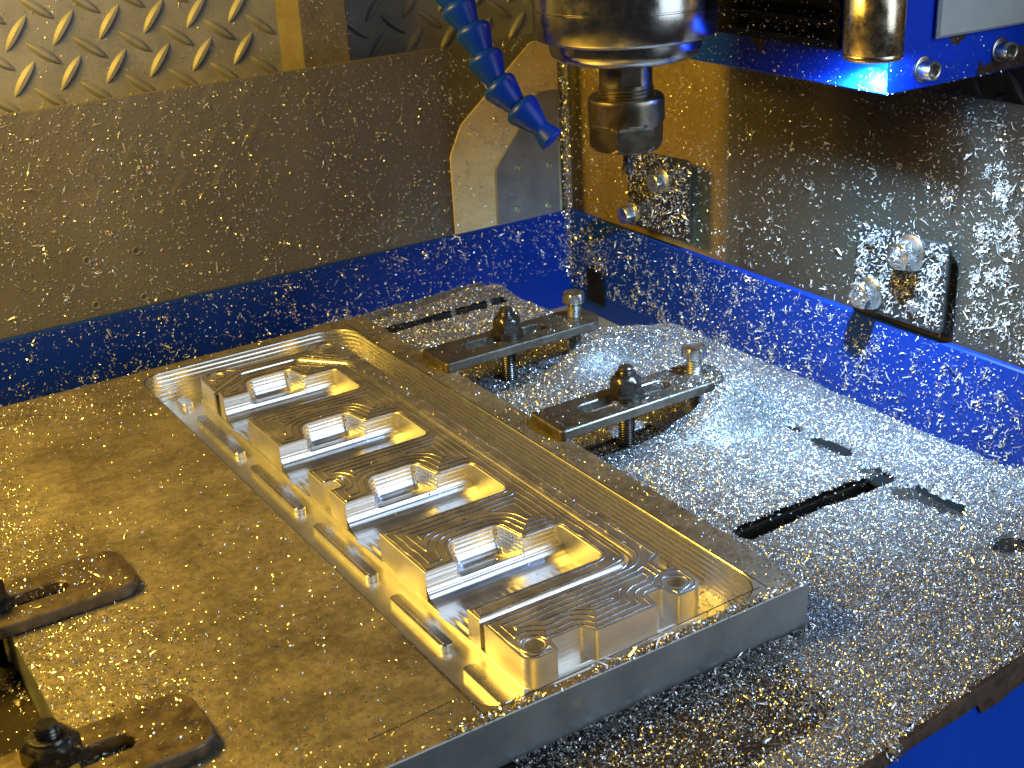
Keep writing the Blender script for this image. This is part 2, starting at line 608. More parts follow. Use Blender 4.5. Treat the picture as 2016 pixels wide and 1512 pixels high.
side_plate(273.6, 333, 27.8, 76, [(299, 60, 1.0), (328.5, 34, 1.0)], [(325.5, 61), (296.7, 34.3)],
           "black mounting plate with two hex bolts, just behind the tool")
side_plate(89, 146, 26.5, 71, [(111.4, 62.1, 1.25), (135, 35.4, 1.15)], [(135.5, 62.7), (107.6, 36.4)],
           "black mounting plate crusted with chips on its two fat bolts, right of the lamp tube")

# ------------------------------------------------------------------ tread plate walls beyond the guards
def lozenge_mesh():
    V, F = [], []
    n = 9
    L, W, H = 11.5, 2.9, 1.9
    for i in range(n):
        t = -1 + 2 * i / (n - 1)
        ww = W * (1 - t * t) ** 0.8 + 0.12
        hh = H * (1 - t ** 4) + 0.02
        V += [(t * L, -ww, 0), (t * L, -ww * 0.35, hh), (t * L, ww * 0.35, hh), (t * L, ww, 0)]
    for i in range(n - 1):
        a = i * 4
        for k in range(3):
            F.append((a + k, a + k + 4, a + k + 5, a + k + 1))
    return py_mesh("tread_bar", V, F, 40)


LOZ = lozenge_mesh()
LOZ.materials.append(M_tread)


def tread_wall(name, me, A, u0, u1, v0, v1, pu, pv, uo, vo, label):
    """tread plate lying in the local xy plane of frame A, with raised bars"""
    r = link(name, me, M_tread, label=label, category="tread plate", group="tread plate walls")
    for j in range(int((v0 - vo) / (pv / 2)) - 1, int((v1 - vo) / (pv / 2)) + 2):
        for i in range(int((u0 - uo) / pu) - 2, int((u1 - uo) / pu) + 2):
            up = (j % 2 == 0)
            u = uo + i * pu + (0 if up else pu / 2)
            v = vo + j * pv / 2
            if not (u0 + 8 < u < u1 - 6 and v0 + 4 < v < v1 - 4):
                continue
            o = bpy.data.objects.new("tread_bar", LOZ)
            COL.objects.link(o)
            o.parent = r
            ang = math.radians(52 if up else -38)
            Mx = A @ Matrix.Translation((u, v, 0)) @ Matrix.Rotation(ang, 4, 'Z')
            Mx.translation = Mx.translation * S
            o.matrix_local = Mx
    return r


AB = Matrix(((1, 0, 0, 0), (0, 0, -1, YW + 70), (0, 1, 0, 0), (0, 0, 0, 1)))
tread_wall("tread_plate", box("tread_plate", (-330, YW + 70, -60), (16, YW + 74, 250)), AB, -175, 22, 60, 192, 25.6, 24.6, -9.5, 164.8,
           "grey tread plate wall left of the brown post, raised bars catching the light")
AB2 = Matrix(((1, 0, 0, 0), (0, 0, -1, YW + 96), (0, 1, 0, 0), (0, 0, 0, 1)))
tread_wall("tread_plate", box("tread_plate", (10, YW + 96, -60), (330, YW + 100, 260)), AB2, 62, 220, 118, 192, 27, 24.6, 92, 150,
           "dark tread plate wall behind the blue hose, right of the brown post")
AR = Matrix(((0, 0, -1, 250), (1, 0, 0, 0), (0, 1, 0, 0), (0, 0, 0, 1)))
tread_wall("tread_plate", box("tread_plate", (250, -150, -60), (254, YW + 95, 260)), AR, 60, 190, 95, 170, 25.6, 24.6, 150, 128,
           "olive tread plate wall under the blue carriage at the right edge")
link("steel_post", extrude("steel_post", [fillet([(23.5, YW + 58, 1.5), (55, YW + 58, 1.5), (55, YW + 95), (14, YW + 95), (14, YW + 70)])], -60, 250, 0.5),
     M_post, label="brown square steel post between the two tread plate walls", category="post")

# ================================================================== TABLE
tb = empty("milling_table", (0, 0, -45), label="dark cast iron milling table with cross slots under a bed of chips", category="milling table")
T0 = Vector((0, 0, 45))
slabs = [(56, None), (68, 160), (172, 263), (275, 366), (378, 403 - 4)]


def tbl(name, me, mt):
    me.transform(Matrix.Translation(T0 * S))
    return link(name, me, mt, tb)


tbl("table_top", extrude("table_top", [[(-330, -99), (112, -51.2), (112, 56), (-330, 56)]], -30, -19.2, 0.8), M_table)
for (a, b) in slabs[1:]:
    tbl("table_top", box("table_top", (-330, a, -30), (112, b, -19.2), 0.8), M_table)
tbl("table_base", box("table_base", (-330, -50, -44.9), (111, 398, -30.2)), M_table)
# ragged rusty lip of the front edge, then the blue skirt below it
fx = np.linspace(-330, 200, 180)
fy = -63.4 + 0.108 * fx
V, F = [], []
jag = 3.6 * hash_noise(fx, fx * 0, 22, 3) + 2.6 * hash_noise(fx, fx * 0, 7, 4) + 4.5 * (hash_noise(fx, fx * 0, 48, 5) > 0.62)
for i in range(len(fx)):
    t = 0.35 * hash_noise(fx[i], 0, 4, 9)
    V += [(fx[i], fy[i] + 4.5, -18.9), (fx[i], fy[i] + 0.8, -18.2 - t), (fx[i], fy[i] - 0.8, -18.9 - t), (fx[i], fy[i] - 1.3, -21.0),
          (fx[i], fy[i] - 1.2, -21.4 - jag[i]), (fx[i], fy[i] - 0.2, -21.6 - jag[i])]
for i in range(len(fx) - 1):
    a = i * 6
    for k in range(5):
        F.append((a + k, a + k + 6, a + k + 7, a + k + 1))
tbl("front_lip", py_mesh("front_lip", V, F, 40), M_rust)
V, F = [], []
for i in range(len(fx)):
    V += [(fx[i], fy[i] - 0.3, -20.5), (fx[i], fy[i] - 0.3, -130), (fx[i], fy[i] + 1.5, -130), (fx[i], fy[i] + 1.5, -20.5)]
for i in range(len(fx) - 1):
    a = i * 4
    for k in range(4):
        F.append((a + k, a + 4 + k, a + 4 + (k + 1) % 4, a + (k + 1) % 4))
link("front_panel", py_mesh("front_panel", V, F, 40), M_bluefront, label="bright blue front panel below the peeling rusty edge at lower right",
     category="front panel")
link("rubber_strip", box("rubber_strip", (103, -75, -23), (120, 300, -19.6), 0.8), M_rubber,
     label="black rubber strip showing in patches along the right end of the table", category="rubber strip")

# chip bed
def bed_z(x, y):
    x = np.asarray(x, float)
    y = np.asarray(y, float)
    z = -18.0 + 0.9 * (hash_noise(x, y, 9, 1) - 0.5) + 0.7 * (hash_noise(x, y, 3.2, 2) - 0.5) + 1.6 * (hash_noise(x, y, 40, 8) - 0.5)
    on = x > 14
    # slot groove with its far wall showing
    wob = 2.0 * (hash_noise(x, y * 0, 9, 12) - 0.5)
    def groove(z, yc, x0, x1, d, back, up):
        e = sstep(x0, x0 + 8, x) * (1 - sstep(x1 - 2, x1, x))
        f = np.where(y < yc + wob * 0.6, sstep(yc - back, yc - 1, y), 1 - sstep(yc + wob * 0.6, yc + wob * 0.6 + 0.8, y))
        f = np.where(y > yc + wob * 0.6 + 0.8, 0, f)
        zz = z - d * f * e
        return zz + up * e * sstep(yc, yc + 1.5, y) * (1 - sstep(yc + 4, yc + 30, y))
    z = groove(z, 66.5, 22, 113, 7.5, 9, 1.6)
    z = groove(z, 376, -20, 104, 4.0, 9, 0.5)
    z = groove(z, 397, -20, 104, 3.0, 5, 3.2)
    # slope to the side wall
    s = sstep(116, XW, x)
    z = z - s * 8.5
    z = z + 15 * sstep(130, 165, x) * (1 - sstep(20, 48, y)) 
    # hollow corner by the drain
    c = sstep(112, 126, x) * sstep(290, 335, y)
    z = z - 34 * c
    # packed against the back
    z = z + 5.5 * np.exp(-((x - 88) / 26) ** 2 - ((y - 389) / 9) ** 2)
    # heaped over the clamp heels
    z = z + 8 * sstep(34, 74, x) * (1 - sstep(104, 118, x)) * (np.exp(-((y - 250) / 13) ** 2) + np.exp(-((y - 148) / 13) ** 2))
    z = z + 16 * np.exp(-((x - 92) / 19) ** 2 - ((y - 146) / 11) ** 2) + 4 * np.exp(-((x - 93) / 14) ** 2 - ((y - 190) / 12) ** 2)
    z = z + 8 * np.exp(-((x - 84) / 22) ** 2 - ((y - 246) / 11) ** 2) + 7 * np.exp(-((x - 50) / 20) ** 2 - ((y - 292) / 8) ** 2)
    return z


def bare(x, y):
    """1 where no chips lie"""
    x = np.asarray(x, float)
    y = np.asarray(y, float)
    b = np.zeros_like(x)
    for (cx, cy, sx, sy) in ((111, 157, 6, 4), (113.5, 128, 3, 6), (114, 104, 5, 13), (109, 72, 8, 5), (107, 49, 10, 6), (110, 33, 8, 13), (105, -7, 9, 6), (107, -22, 6, 6),
                             (60, 215, 3, 1.2), (74, 201, 5, 3), (-266, 120, 16, 22)):
        d = np.sqrt(((x - cx) / sx) ** 2 + ((y - cy) / sy) ** 2) + 0.6 * (hash_noise(x, y, 5, 20) - 0.5)
        b = np.maximum(b, 1 - sstep(0.8, 1.1, d))
    for (yc, x0_, x1_) in ((66.5, 24, 112), (376, 5, 104)):
        wob = 2.0 * (hash_noise(x, y * 0, 9, 12) - 0.5)
        e = sstep(yc - 4.5, yc - 2.5, y) * (1 - sstep(yc + wob * 0.6 + 0.6, yc + wob * 0.6 + 1.4, y)) * (x > x0_) * (x < x1_)
        e = e * (sstep(0.22, 0.36, hash_noise(x, y * 0 + yc, 8, 71)) if yc > 100 else 1.0)
        b = np.maximum(b, 0.85 * e)
    # wet strip in front of the plate
    line = -47 + 0.04 * x
    f = sstep(0, 6, y - line) * (1 - sstep(-6, 1, y)) * (1 - sstep(-40, 6, x + 12 * hash_noise(x, y, 14, 21)))
    f = f * (0.42 + 0.45 * hash_noise(x, y, 10, 22))
    b = np.maximum(b, f)
    # under the clamps
    for cy in (266, 163.5):
        u = sstep(2, 8, x) * (1 - sstep(58, 70, x)) * sstep(cy - 17, cy - 10, y) * (1 - sstep(cy + 8, cy + 12, y))
        b = np.maximum(b, 0.5 * u)
    return b


def in_slot(y):
    y = np.asarray(y)
    return ((y > 56) & (y < 68)) | ((y > 160) & (y < 172)) | ((y > 263) & (y < 275)) | ((y > 366) & (y < 378))


gx = np.arange(-330, XW + 1.6, 1.6)
gy = np.arange(-72, YW - 0.5, 1.6)
GX, GY = np.meshgrid(gx, gy, indexing='ij')
GZ = bed_z(GX, GY)
GZ = np.where((GX > -254) & (GX < 2) & (GY > -2) & (GY < 364), -19.6, GZ)       # the plate sits here
GZ -= 3.2 * sstep(0.15, 0.75, bare(GX, GY)) * (GX < 122)
GZ = np.where(in_slot(GY) & (bare(GX, GY) > 0.4) & (GX < 112), GZ - 18, GZ)
GZ = np.where(GY < -63.0 + 0.108 * GX + 2, -24, GZ)
idx = np.arange(GX.size).reshape(GX.shape)
F = np.stack([idx[:-1, :-1], idx[1:, :-1], idx[1:, 1:], idx[:-1, 1:]], -1).reshape(-1, 4)
zf = GZ.ravel()[F]
yf = (GY - (-63.0 + 0.108 * GX)).ravel()[F]
F = F[((zf.max(1) - zf.min(1)) < 7) & (yf.min(1) > 0.6)]
me = np_mesh("chip_bed", np.stack([GX, GY, GZ], -1).reshape(-1, 3), F)
smooth(me)
link("chip_bed", me, M_bed, kind='stuff', label="packed bed of fine metal swarf covering the table", category="chips")

n = 520000
px = rng.uniform(-14, XW, n)
py = rng.uniform(-70, YW - 1, n)
left = rng.random(n) < 0.06
px[left] = rng.uniform(-330, -250, left.sum())
py[left] = rng.uniform(-70, 150, left.sum())
left = rng.random(n) < 0.09
px[left] = rng.uniform(-130, -10, left.sum())
py[left] = rng.uniform(-72, -1, left.sum())
mound = rng.random(n) < 0.035
px[mound] = 90 + 18 * rng.normal(size=mound.sum())
py[mound] = np.where(rng.random(mound.sum()) < 0.6, 147, 247) + 11 * rng.normal(size=mound.sum())
keep = (rng.random(n) > bare(px, py) * 0.93) & (px < XW)
keep &= ~((px > -251) & (px < 0.5) & (py > -1) & (py < 362))
keep &= py > -63.0 + 0.108 * px
keep &= ~((px > 124) & (py > 318))
px, py = px[keep], py[keep]
pz = np.maximum(bed_z(px, py) - 3.2 * sstep(0.15, 0.75, bare(px, py)) * (px < 122), np.where((px < 112) & (bare(px, py) > 0.1) & ~in_slot(py), -19.1, -99))
chips("table_chips", np.stack([px, py, pz], 1), (0, 0, 1), 0.5, 1.3, 0.55, 0.5, 0.22,
      "thick layer of bright metal chips over the table, bluish by the right wall", "chips")

# ================================================================== PLATE with the part cut into it
pl = empty("aluminium_plate", (0, 0, -19), label="thick aluminium plate with a manifold half milled out of its pocket", category="metal plate")
P0 = Matrix.Translation((0, 0, 19 * S))


def on_plate(name, me, mt, parent=None, **kw):
    if parent is None:
        me.transform(P0)
        return link(name, me, mt, pl, **kw)
    me.transform(P0)
    return link(name, me, mt, parent, **kw)


pocket = fillet([(-135.3, 4.6, 11), (-14.5, 4.6, 15), (-14.5, 353, 19), (-135.3, 353, 12)], seg=10)
me = extrude("plate_body", [[(-250, 0), (0, 0), (0, 361.2), (-250, 361.2)], pocket], -19.05, 0, 0.35)
me.materials.append(M_plate)
me.materials.append(M_side)
me.materials.append(M_wall)
for p in me.polygons:
    c = p.center / S
    if abs(p.normal.z) < 0.75:
        inside = -140 < c.x < -10 and 2 < c.y < 357
        p.material_index = 2 if inside else 1
on_plate("plate_body", me, None)
on_plate("pocket_floor", box("pocket_floor", (-136.5, 3.4, -19.0), (-13.4, 354.2, -18.0)), M_floor)
# the cutter's step lines down the pocket wall
L_ = np.array([p for i, p in enumerate(pocket)])
Tn = np.roll(L_, -1, 0) - np.roll(L_, 1, 0)
Tn /= np.linalg.norm(Tn, axis=1)[:, None]
Nn = np.stack([-Tn[:, 1], Tn[:, 0]], 1)
zs = np.linspace(-18.0, -0.4, 96)
V = []
for z in zs:
    o_ = 0.12 + 0.26 * abs(math.sin(math.pi * z / 2.4))
    q = L_ + Nn * o_
    V.append(np.stack([q[:, 0], q[:, 1], np.full(len(q), z)], 1))
V = np.concatenate(V)
nL = len(L_)
F = [(j * nL + i, j * nL + (i + 1) % nL, (j + 1) * nL + (i + 1) % nL, (j + 1) * nL + i) for j in range(len(zs) - 1) for i in range(nL)]
me = np_mesh("pocket_wall", V, F)
smooth(me, 50)
on_plate("pocket_wall", me, M_wall)
# dark scribed lines round the pocket
for nm, a, b in (("scribed_line", (-13.9, 5.5), (-13.7, 357.0)), ("scribed_line", (-149.0, 4.2), (-15.8, 8.4)),
                 ("scribed_line", (-136.0, 3.6), (-136.0, 60.0)), ("scribed_line", (-172.0, 15.0), (-138.0, 17.0))):
    d = np.array([b[0] - a[0], b[1] - a[1]])
    d = d / np.linalg.norm(d)
    nrm = np.array([-d[1], d[0]]) * 0.28
    q = [np.array(a) - nrm, np.array(b) - nrm, np.array(b) + nrm, np.array(a) + nrm]
    on_plate(nm, py_mesh(nm, [(q[0][0], q[0][1], 0.01), (q[1][0], q[1][1], 0.01), (q[2][0], q[2][1], 0.01), (q[3][0], q[3][1], 0.01),
                              ((a[0] + b[0]) / 2, (a[1] + b[1]) / 2, 0.03)], [(0, 1, 4), (1, 2, 4), (2, 3, 4), (3, 0, 4)]), M_line)

# --- the part
ZT = -3.0
gpath = fillet([(-107.0, 54.0), (-36.4, 54.0, 8), (-36.4, 308.0, 5), (-55.5, 330.5, 5), (-87.0, 330.5, 6), (-107.0, 316.0)], closed=False, seg=8)
inner_edge = offset_path(gpath, 1.6)
outer_edge = offset_path(gpath, -1.6)
PORTS = [305.0, 235.2, 165.4, 95.6]


def port_outline(Fy):
    # open polyline along the deck's left side, far edge first (going down in y)
    return [(-107.0, Fy), (-93.5, Fy, 0.6), (-91.5, Fy + 6), (-89.0, Fy + 15.2, 8), (-65.0, Fy + 15.2, 3.5), (-62.3, Fy + 0.2, 3.0), (-45.0, Fy, 3.0),
            (-45.0, Fy - 31.5, 3.5), (-107.0, Fy - 31.5)]


pts = [tuple(p) for p in inner_edge]
body = []
for Fy in PORTS:
    body += port_outline(Fy)
    if abs(Fy - 235.2) < 1:
        body += [(-107.0, 188.0), (-101.0, 188.0, 1.5), (-101.0, 181.0, 1.5), (-107.0, 181.0)]
deck_loop = fillet([p for p in pts] + body, closed=True, seg=6)
on_part_parent = None
base_me = box("machined_manifold", (-107.5, 26.5, -18.0), (-28.5, 341.0, -15.6), 0.3)
part = on_plate("machined_manifold", base_me, M_port, label="four port manifold half cut from the plate, bright milled faces")
M_list = (M_deck, M_wall)


def deck_solid(name, loops):
    me = extrude(name, loops, -15.7, ZT, 0.25)
    me.materials.append(M_deck)
    me.materials.append(M_flank)
    for p in me.polygons:
        if abs(p.normal.z) < 0.8:
            p.material_index = 1
    return on_plate(name, me, None, part)


deck_solid("deck", [deck_loop])
outline = [(-107.0, 52.7), (-107.0, 23.5, 5), (-94.5, 23.5, 1), (-93.5, 30.5, 2), (-80, 30.5, 2), (-77, 24.8, 1.5), (-50, 24.8, 1),
           (-49, 33, 2), (-42, 33, 2), (-40, 25, 1.5), (-27.5, 25, 6), (-27.5, 41, 5), (-33, 42.5, 1.5), (-33, 50, 1.5), (-27, 53, 1),
           (-27, 346, 8), (-44, 346, 5), (-46, 338.5, 3), (-87, 338.0, 3), (-91, 342.5, 3), (-107.0, 342.5, 5), (-107.0, 317.4)]
rim_loop = fillet(outline + [tuple(p) for p in outer_edge[::-1]], closed=True, seg=6)
HOLES = [(-99.5, 31.0, 3.7), (-35.0, 33.0, 3.7), (-35.2, 337.0, 3.6), (-98.9, 335.6, 3.6)]
deck_solid("rim", [rim_loop] + [circle(*h) for h in HOLES])

# seal groove: half-round trough
V, F = [], []
K = 7
offs = [offset_path(gpath, 1.66 * math.cos(math.pi * k / (K - 1))) for k in range(K)]
for i in range(len(gpath)):
    for k in range(K):
        V.append((offs[k][i][0], offs[k][i][1], ZT - 0.15 - 1.5 * math.sin(math.pi * k / (K - 1))))
for i in range(len(gpath) - 1):
    for k in range(K - 1):
        a = i * K + k
        F.append((a, a + 1, a + K + 1, a + K))
on_plate("seal_groove", py_mesh("seal_groove", V, F, 60), M_ridge, part)

# ports: far wall curling into the floor, scalloped floor, and the rounded lobe behind
prof_full = [(-0.04, -3.4), (-0.05, -8.2), (-0.5, -10.2), (-1.5, -11.9), (-3.0, -13.4), (-5.0, -14.6), (-7.5, -15.3), (-10.5, -15.5)]


pz_ = np.linspace(-3.4, -15.5, 60)
pd_ = np.interp(pz_, [p[1] for p in prof_full][::-1], [p[0] for p in prof_full][::-1])
prof_full = [(float(d) - 0.06 * abs(math.sin(math.pi * i / 5.0)), float(z)) for i, (d, z) in enumerate(zip(pd_, pz_))]


def port_mesh(Fy):
    V, F = [], []

    def strip(x0, x1, prof, nx=2):
        b = len(V)
        xs = np.linspace(x0, x1, nx)
        for x in xs:
            for (d, z) in prof:
                V.append((x, Fy + d, z))
        k = len(prof)
        for i in range(nx - 1):
            for j in range(k - 1):
                a = b + i * k + j
                F.append((a, a + k, a + k + 1, a + 1))
    strip(-107.0, -93.0, prof_full)
    strip(-62.6, -44.8, prof_full)
    # floor with cusps left by the ball cutter
    b = len(V)
    xs = np.arange(-108.5, -44.6, 0.5)
    ds = np.concatenate([[-10.5], np.linspace(-14, -32, 9)])
    for x in xs:
        c = abs(math.sin(math.pi * x / 3.4))
        for d in ds:
            f = sstep(-13, -20, d) if False else float(np.clip((-13 - d) / 8, 0, 1))
            V.append((x, Fy + d, -15.5 + 0.9 * f * (1 - c) + 1.2 * f * f * 0.6))
    k = len(ds)
    for i in range(len(xs) - 1):
        for j in range(k - 1):
            a = b + i * k + j
            F.append((a, a + k, a + k + 1, a + 1))
    # lobe
    lobe = np.array(fillet([(-93.5, Fy - 3), (-93.3, Fy + 1), (-91.5, Fy + 6, 2), (-89.0, Fy + 15.2, 8), (-65.0, Fy + 15.2, 3.5), (-62.3, Fy + 0.2), (-62.3, Fy - 3)], closed=False))
    xs = np.arange(-94, -61.5, 0.35)
    ys = np.arange(0, 15.8, 0.35) + Fy
    X, Y = np.meshgrid(xs, ys, indexing='ij')
    D = np.full(X.shape, 1e9)
    D2 = np.full(X.shape, 1e9)
    for i in range(len(lobe) - 1):
        a, c = lobe[i], lobe[i + 1]
        ab = c - a
        t = np.clip(((X - a[0]) * ab[0] + (Y - a[1]) * ab[1]) / (ab @ ab), 0, 1)
        dd = np.hypot(X - a[0] - t * ab[0], Y - a[1] - t * ab[1])
        if (a[0] + c[0]) / 2 > -66.5:
            D2 = np.minimum(D2, dd)
        else:
            D = np.minimum(D, dd)
    poly = lobe
    ins = np.zeros(X.shape, bool)
    j = len(poly) - 1
    for i in range(len(poly)):
        xi, yi = poly[i]
        xj, yj = poly[j]
        cond = ((yi > Y) != (yj > Y)) & (X < (xj - xi) * (Y - yi) / (yj - yi + 1e-12) + xi)
        ins ^= cond
        j = i
    t = np.clip(D / 7.0, 0, 1)
    t2 = np.clip(D2 / 3.0, 0, 1)
    Z = -3.4 - 10.6 * np.minimum(np.sqrt(1 - (1 - t) ** 2), np.sqrt(1 - (1 - t2) ** 2))
    lip = -10.0 - 3.9 * sstep(Fy + 3.4, Fy + 4.8, Y)
    Z = np.maximum(Z, lip)
    Z = np.where(ins, Z, -3.4)
    b = len(V)
    zp = np.array([p[1] for p in prof_full][::-1])
    dp = np.array([p[0] for p in prof_full][::-1])
    k2 = 40
    for i in range(len(xs)):
        top = Z[i, 0]
        for q_ in range(k2):
            u_ = q_ / (k2 - 1)
            zz = top + (-15.5 - top) * u_ ** 0.9
            V.append((xs[i], Fy + float(np.interp(zz, zp, dp)) * (1 if q_ else 0), zz))
    for i in range(len(xs) - 1):
        if not (-93.6 < xs[i] < -62.4):
            continue
        for q_ in range(k2 - 1):
            a = b + i * k2 + q_
            F.append((a, a + k2, a + k2 + 1, a + 1))
    b = len(V)
    V.extend([tuple(v) for v in np.stack([X, Y, Z], -1).reshape(-1, 3)])
    ny = len(ys)
    for i in range(len(xs) - 1):
        for jj in range(ny - 1):
            a = b + i * ny + jj
            F.append((a, a + ny, a + ny + 1, a + 1))
    return py_mesh("port", V, F, 50)


for Fy in PORTS:
    on_plate("port", port_mesh(Fy), M_port, part)

# bars left standing on the pocket floor along the left side
for (y0, y1, x0, x1) in ((337.0, 348.5, -118.6, -112.6), (264.0, 319.0, -118.4, -113.2), (194.0, 248.0, -118.4, -113.2), (124.0, 177.5, -118.4, -113.2),
                         (64.0, 106.5, -118.4, -113.2), (22.5, 49.5, -119.2, -113.4)):
    on_plate("rail_bar", extrude("rail_bar", [fillet([(x0, y0, 2.2), (x1, y0, 1.6), (x1, y1, 2.0), (x0, y1, 2.0)])], -18.0, -14.8, 0.2), M_wall, part)
    if y1 - y0 > 30:
        yy0, yy1 = y0 + 2, y1 - 2
        on_plate("rail_ridge", box("rail_ridge", (x0 + 1.4, yy0, -14.85), (x0 + 1.75, yy1, -14.62)), M_ridge, part)

# cutter ridges: contour lines of the distance to the deck outline
def poly_dist(loop, X, Y):
    D = np.full(X.shape, 1e9)
    ins = np.zeros(X.shape, bool)
    L = np.array(loop)
    n = len(L)
    for i in range(n):
        a, c = L[i], L[(i + 1) % n]
        ab = c - a
        q = ab @ ab
        if q < 1e-9:
            continue
        t = np.clip(((X - a[0]) * ab[0] + (Y - a[1]) * ab[1]) / q, 0, 1)
        D = np.minimum(D, np.hypot(X - a[0] - t * ab[0], Y - a[1] - t * ab[1]))
        if abs(c[1] - a[1]) > 1e-9:
            ins ^= ((a[1] > Y) != (c[1] > Y)) & (X < (c[0] - a[0]) * (Y - a[1]) / (c[1] - a[1]) + a[0])
    return np.where(ins, D, -D)


def contour_ridges(loop, holes, levels, step, w_, h_, jitter=0.0):
    L = np.array(loop)
    xs = np.arange(L[:, 0].min() - 1, L[:, 0].max() + 1, step)
    ys = np.arange(L[:, 1].min() - 1, L[:, 1].max() + 1, step)
    X, Y = np.meshgrid(xs, ys, indexing='ij')
    D = poly_dist(loop, X, Y)
    for (cx, cy, r) in holes:
        D = np.minimum(D, np.hypot(X - cx, Y - cy) - r)
    D = D + jitter * (hash_noise(X, Y, 6, 31) - 0.5)
    V, F = [], []
    for lv in levels:
        d = D - lv
        a, b, c, e = d[:-1, :-1], d[1:, :-1], d[1:, 1:], d[:-1, 1:]
        code = (a > 0) * 1 + (b > 0) * 2 + (c > 0) * 4 + (e > 0) * 8
        for i, j in zip(*np.where((code > 0) & (code < 15))):
            cs = [(i, j), (i + 1, j), (i + 1, j + 1), (i, j + 1)]
            P = []
            for k in range(4):
                p, q = cs[k], cs[(k + 1) % 4]
                dp, dq = d[p], d[q]
                if (dp > 0) != (dq > 0):
                    t = dp / (dp - dq)
                    P.append((xs[p[0]] + t * (xs[q[0]] - xs[p[0]]), ys[p[1]] + t * (ys[q[1]] - ys[p[1]])))
            if len(P) < 2:
                continue
            P = np.array(P[:2])
            t = P[1] - P[0]
            ln = np.hypot(*t)
            if ln < 1e-6:
                continue
            t /= ln
            nn = np.array([-t[1], t[0]]) * w_
            p0, p1 = P[0] - t * 0.05, P[1] + t * 0.05
            s = len(V)
            V += [(*(p0 - nn), ZT), (*p0, ZT + h_), (*(p0 + nn), ZT), (*(p1 - nn), ZT), (*p1, ZT + h_), (*(p1 + nn), ZT)]
            F += [(s, s + 3, s + 4, s + 1), (s + 1, s + 4, s + 5, s + 2)]
    return V, F


V1, F1 = contour_ridges(deck_loop, [], (1.7, 5.0, 8.3, 11.6), 0.5, 0.42, 0.40, 0.8)
V2, F2 = contour_ridges(rim_loop, HOLES, (1.5, 4.6, 7.7, 10.8, 13.2), 0.5, 0.42, 0.40, 0.8)
F2 = [tuple(i + len(V1) for i in f) for f in F2]
on_plate("cutter_ridges", np_mesh("cutter_ridges", np.array(V1 + V2), np.array(F1 + F2)), M_ridge, part, kind='stuff')

# ================================================================== CLAMPS
def thread_prof(r, z0, z1, pitch=1.25, d=0.45):
    p = [(r - d, z0)]
    z = z0
    while z + pitch < z1:
        p += [(r - d, z + pitch * 0.12), (r, z + pitch * 0.5), (r - d, z + pitch * 0.88)]
        z += pitch
    p.append((r - d, z1))
    return p


def nut_parts(root, x, y, z, ap, h, rot, fl=True, stud_up=3.2, mt=None):
    A = Matrix.Translation((x, y, z))
    mt = mt or M_black

    def rad(t, r, zz):
        return min(hexr(t, ap, rot), r)
    if fl:
        link("washer", lathe("washer", [(8.6, 0), (8.9, 0.4), (8.9, 1.2), (8.3, 1.6)], 40, A), mt, root)
    z0 = 1.6 if fl else 0
    R0 = ap * 1.155
    prof = [(R0 + 0.9 if fl else R0, z0), (R0 + 0.9 if fl else R0, z0 + 0.8), (R0, z0 + 1.4), (R0, z0 + h - 3.4), (R0 * 0.985, z0 + h - 2.9), (ap * 0.97, z0 + h - 1.9), (ap * 0.80, z0 + h - 0.9), (ap * 0.76, z0 + h), (ap * 0.66, z0 + h + 0.1)]
    nut = link("nut", lathe("nut", prof, 60, A, lambda t, r, zz: (r if zz < z0 + 1.0 and fl else (min(hexr(t, ap, rot), r))), 28), mt, root)
    link("stud", lathe("stud", thread_prof(3.9, z0 + h - 2, z0 + h + stud_up, 1.25, 0.4) + [(3.0, z0 + h + stud_up + 0.5)], 32, A), mt, nut)
    return nut


def clamp(name, loc, rz, length, width, thick, bar_loop, slot, label, mt, jack=None, nut=None, drop=24):
    root = empty(name, loc, rz, label=label, category="clamp", group="strap clamps holding the plate")
    link("bar", extrude("bar", [bar_loop, slot], 0, thick, 0.55), mt, root)
    if nut:
        nx, ny, ap, h, rot, fl, su, nm = nut
        nut_parts(root, nx, ny, thick, ap, h, rot, fl, su, nm)
        link("lower_stud", lathe("lower_stud", thread_prof(4.0, -drop, 1.0, 1.25, 0.4), 28, Matrix.Translation((nx, ny, 0))), M_black, root)
    if jack:
        jx, jy, ap, rot = jack
        A = Matrix.Translation((jx, jy, thick))
        link("jack_screw", lathe("jack_screw", thread_prof(3.9, -thick - drop, 8.2, 1.3, 0.5), 32, A), M_bolt, root)
        R0 = ap * 1.155
        link("jack_head", lathe("jack_head", [(ap * 0.97, 8.0), (R0, 8.5), (R0, 12.6), (ap * 1.0, 13.6), (ap * 0.9, 13.7), (ap * 0.8, 13.4)], 60, A,
                                lambda t, r, z: min(hexr(t, ap, rot), r), 28), M_bolt, root)
    return root


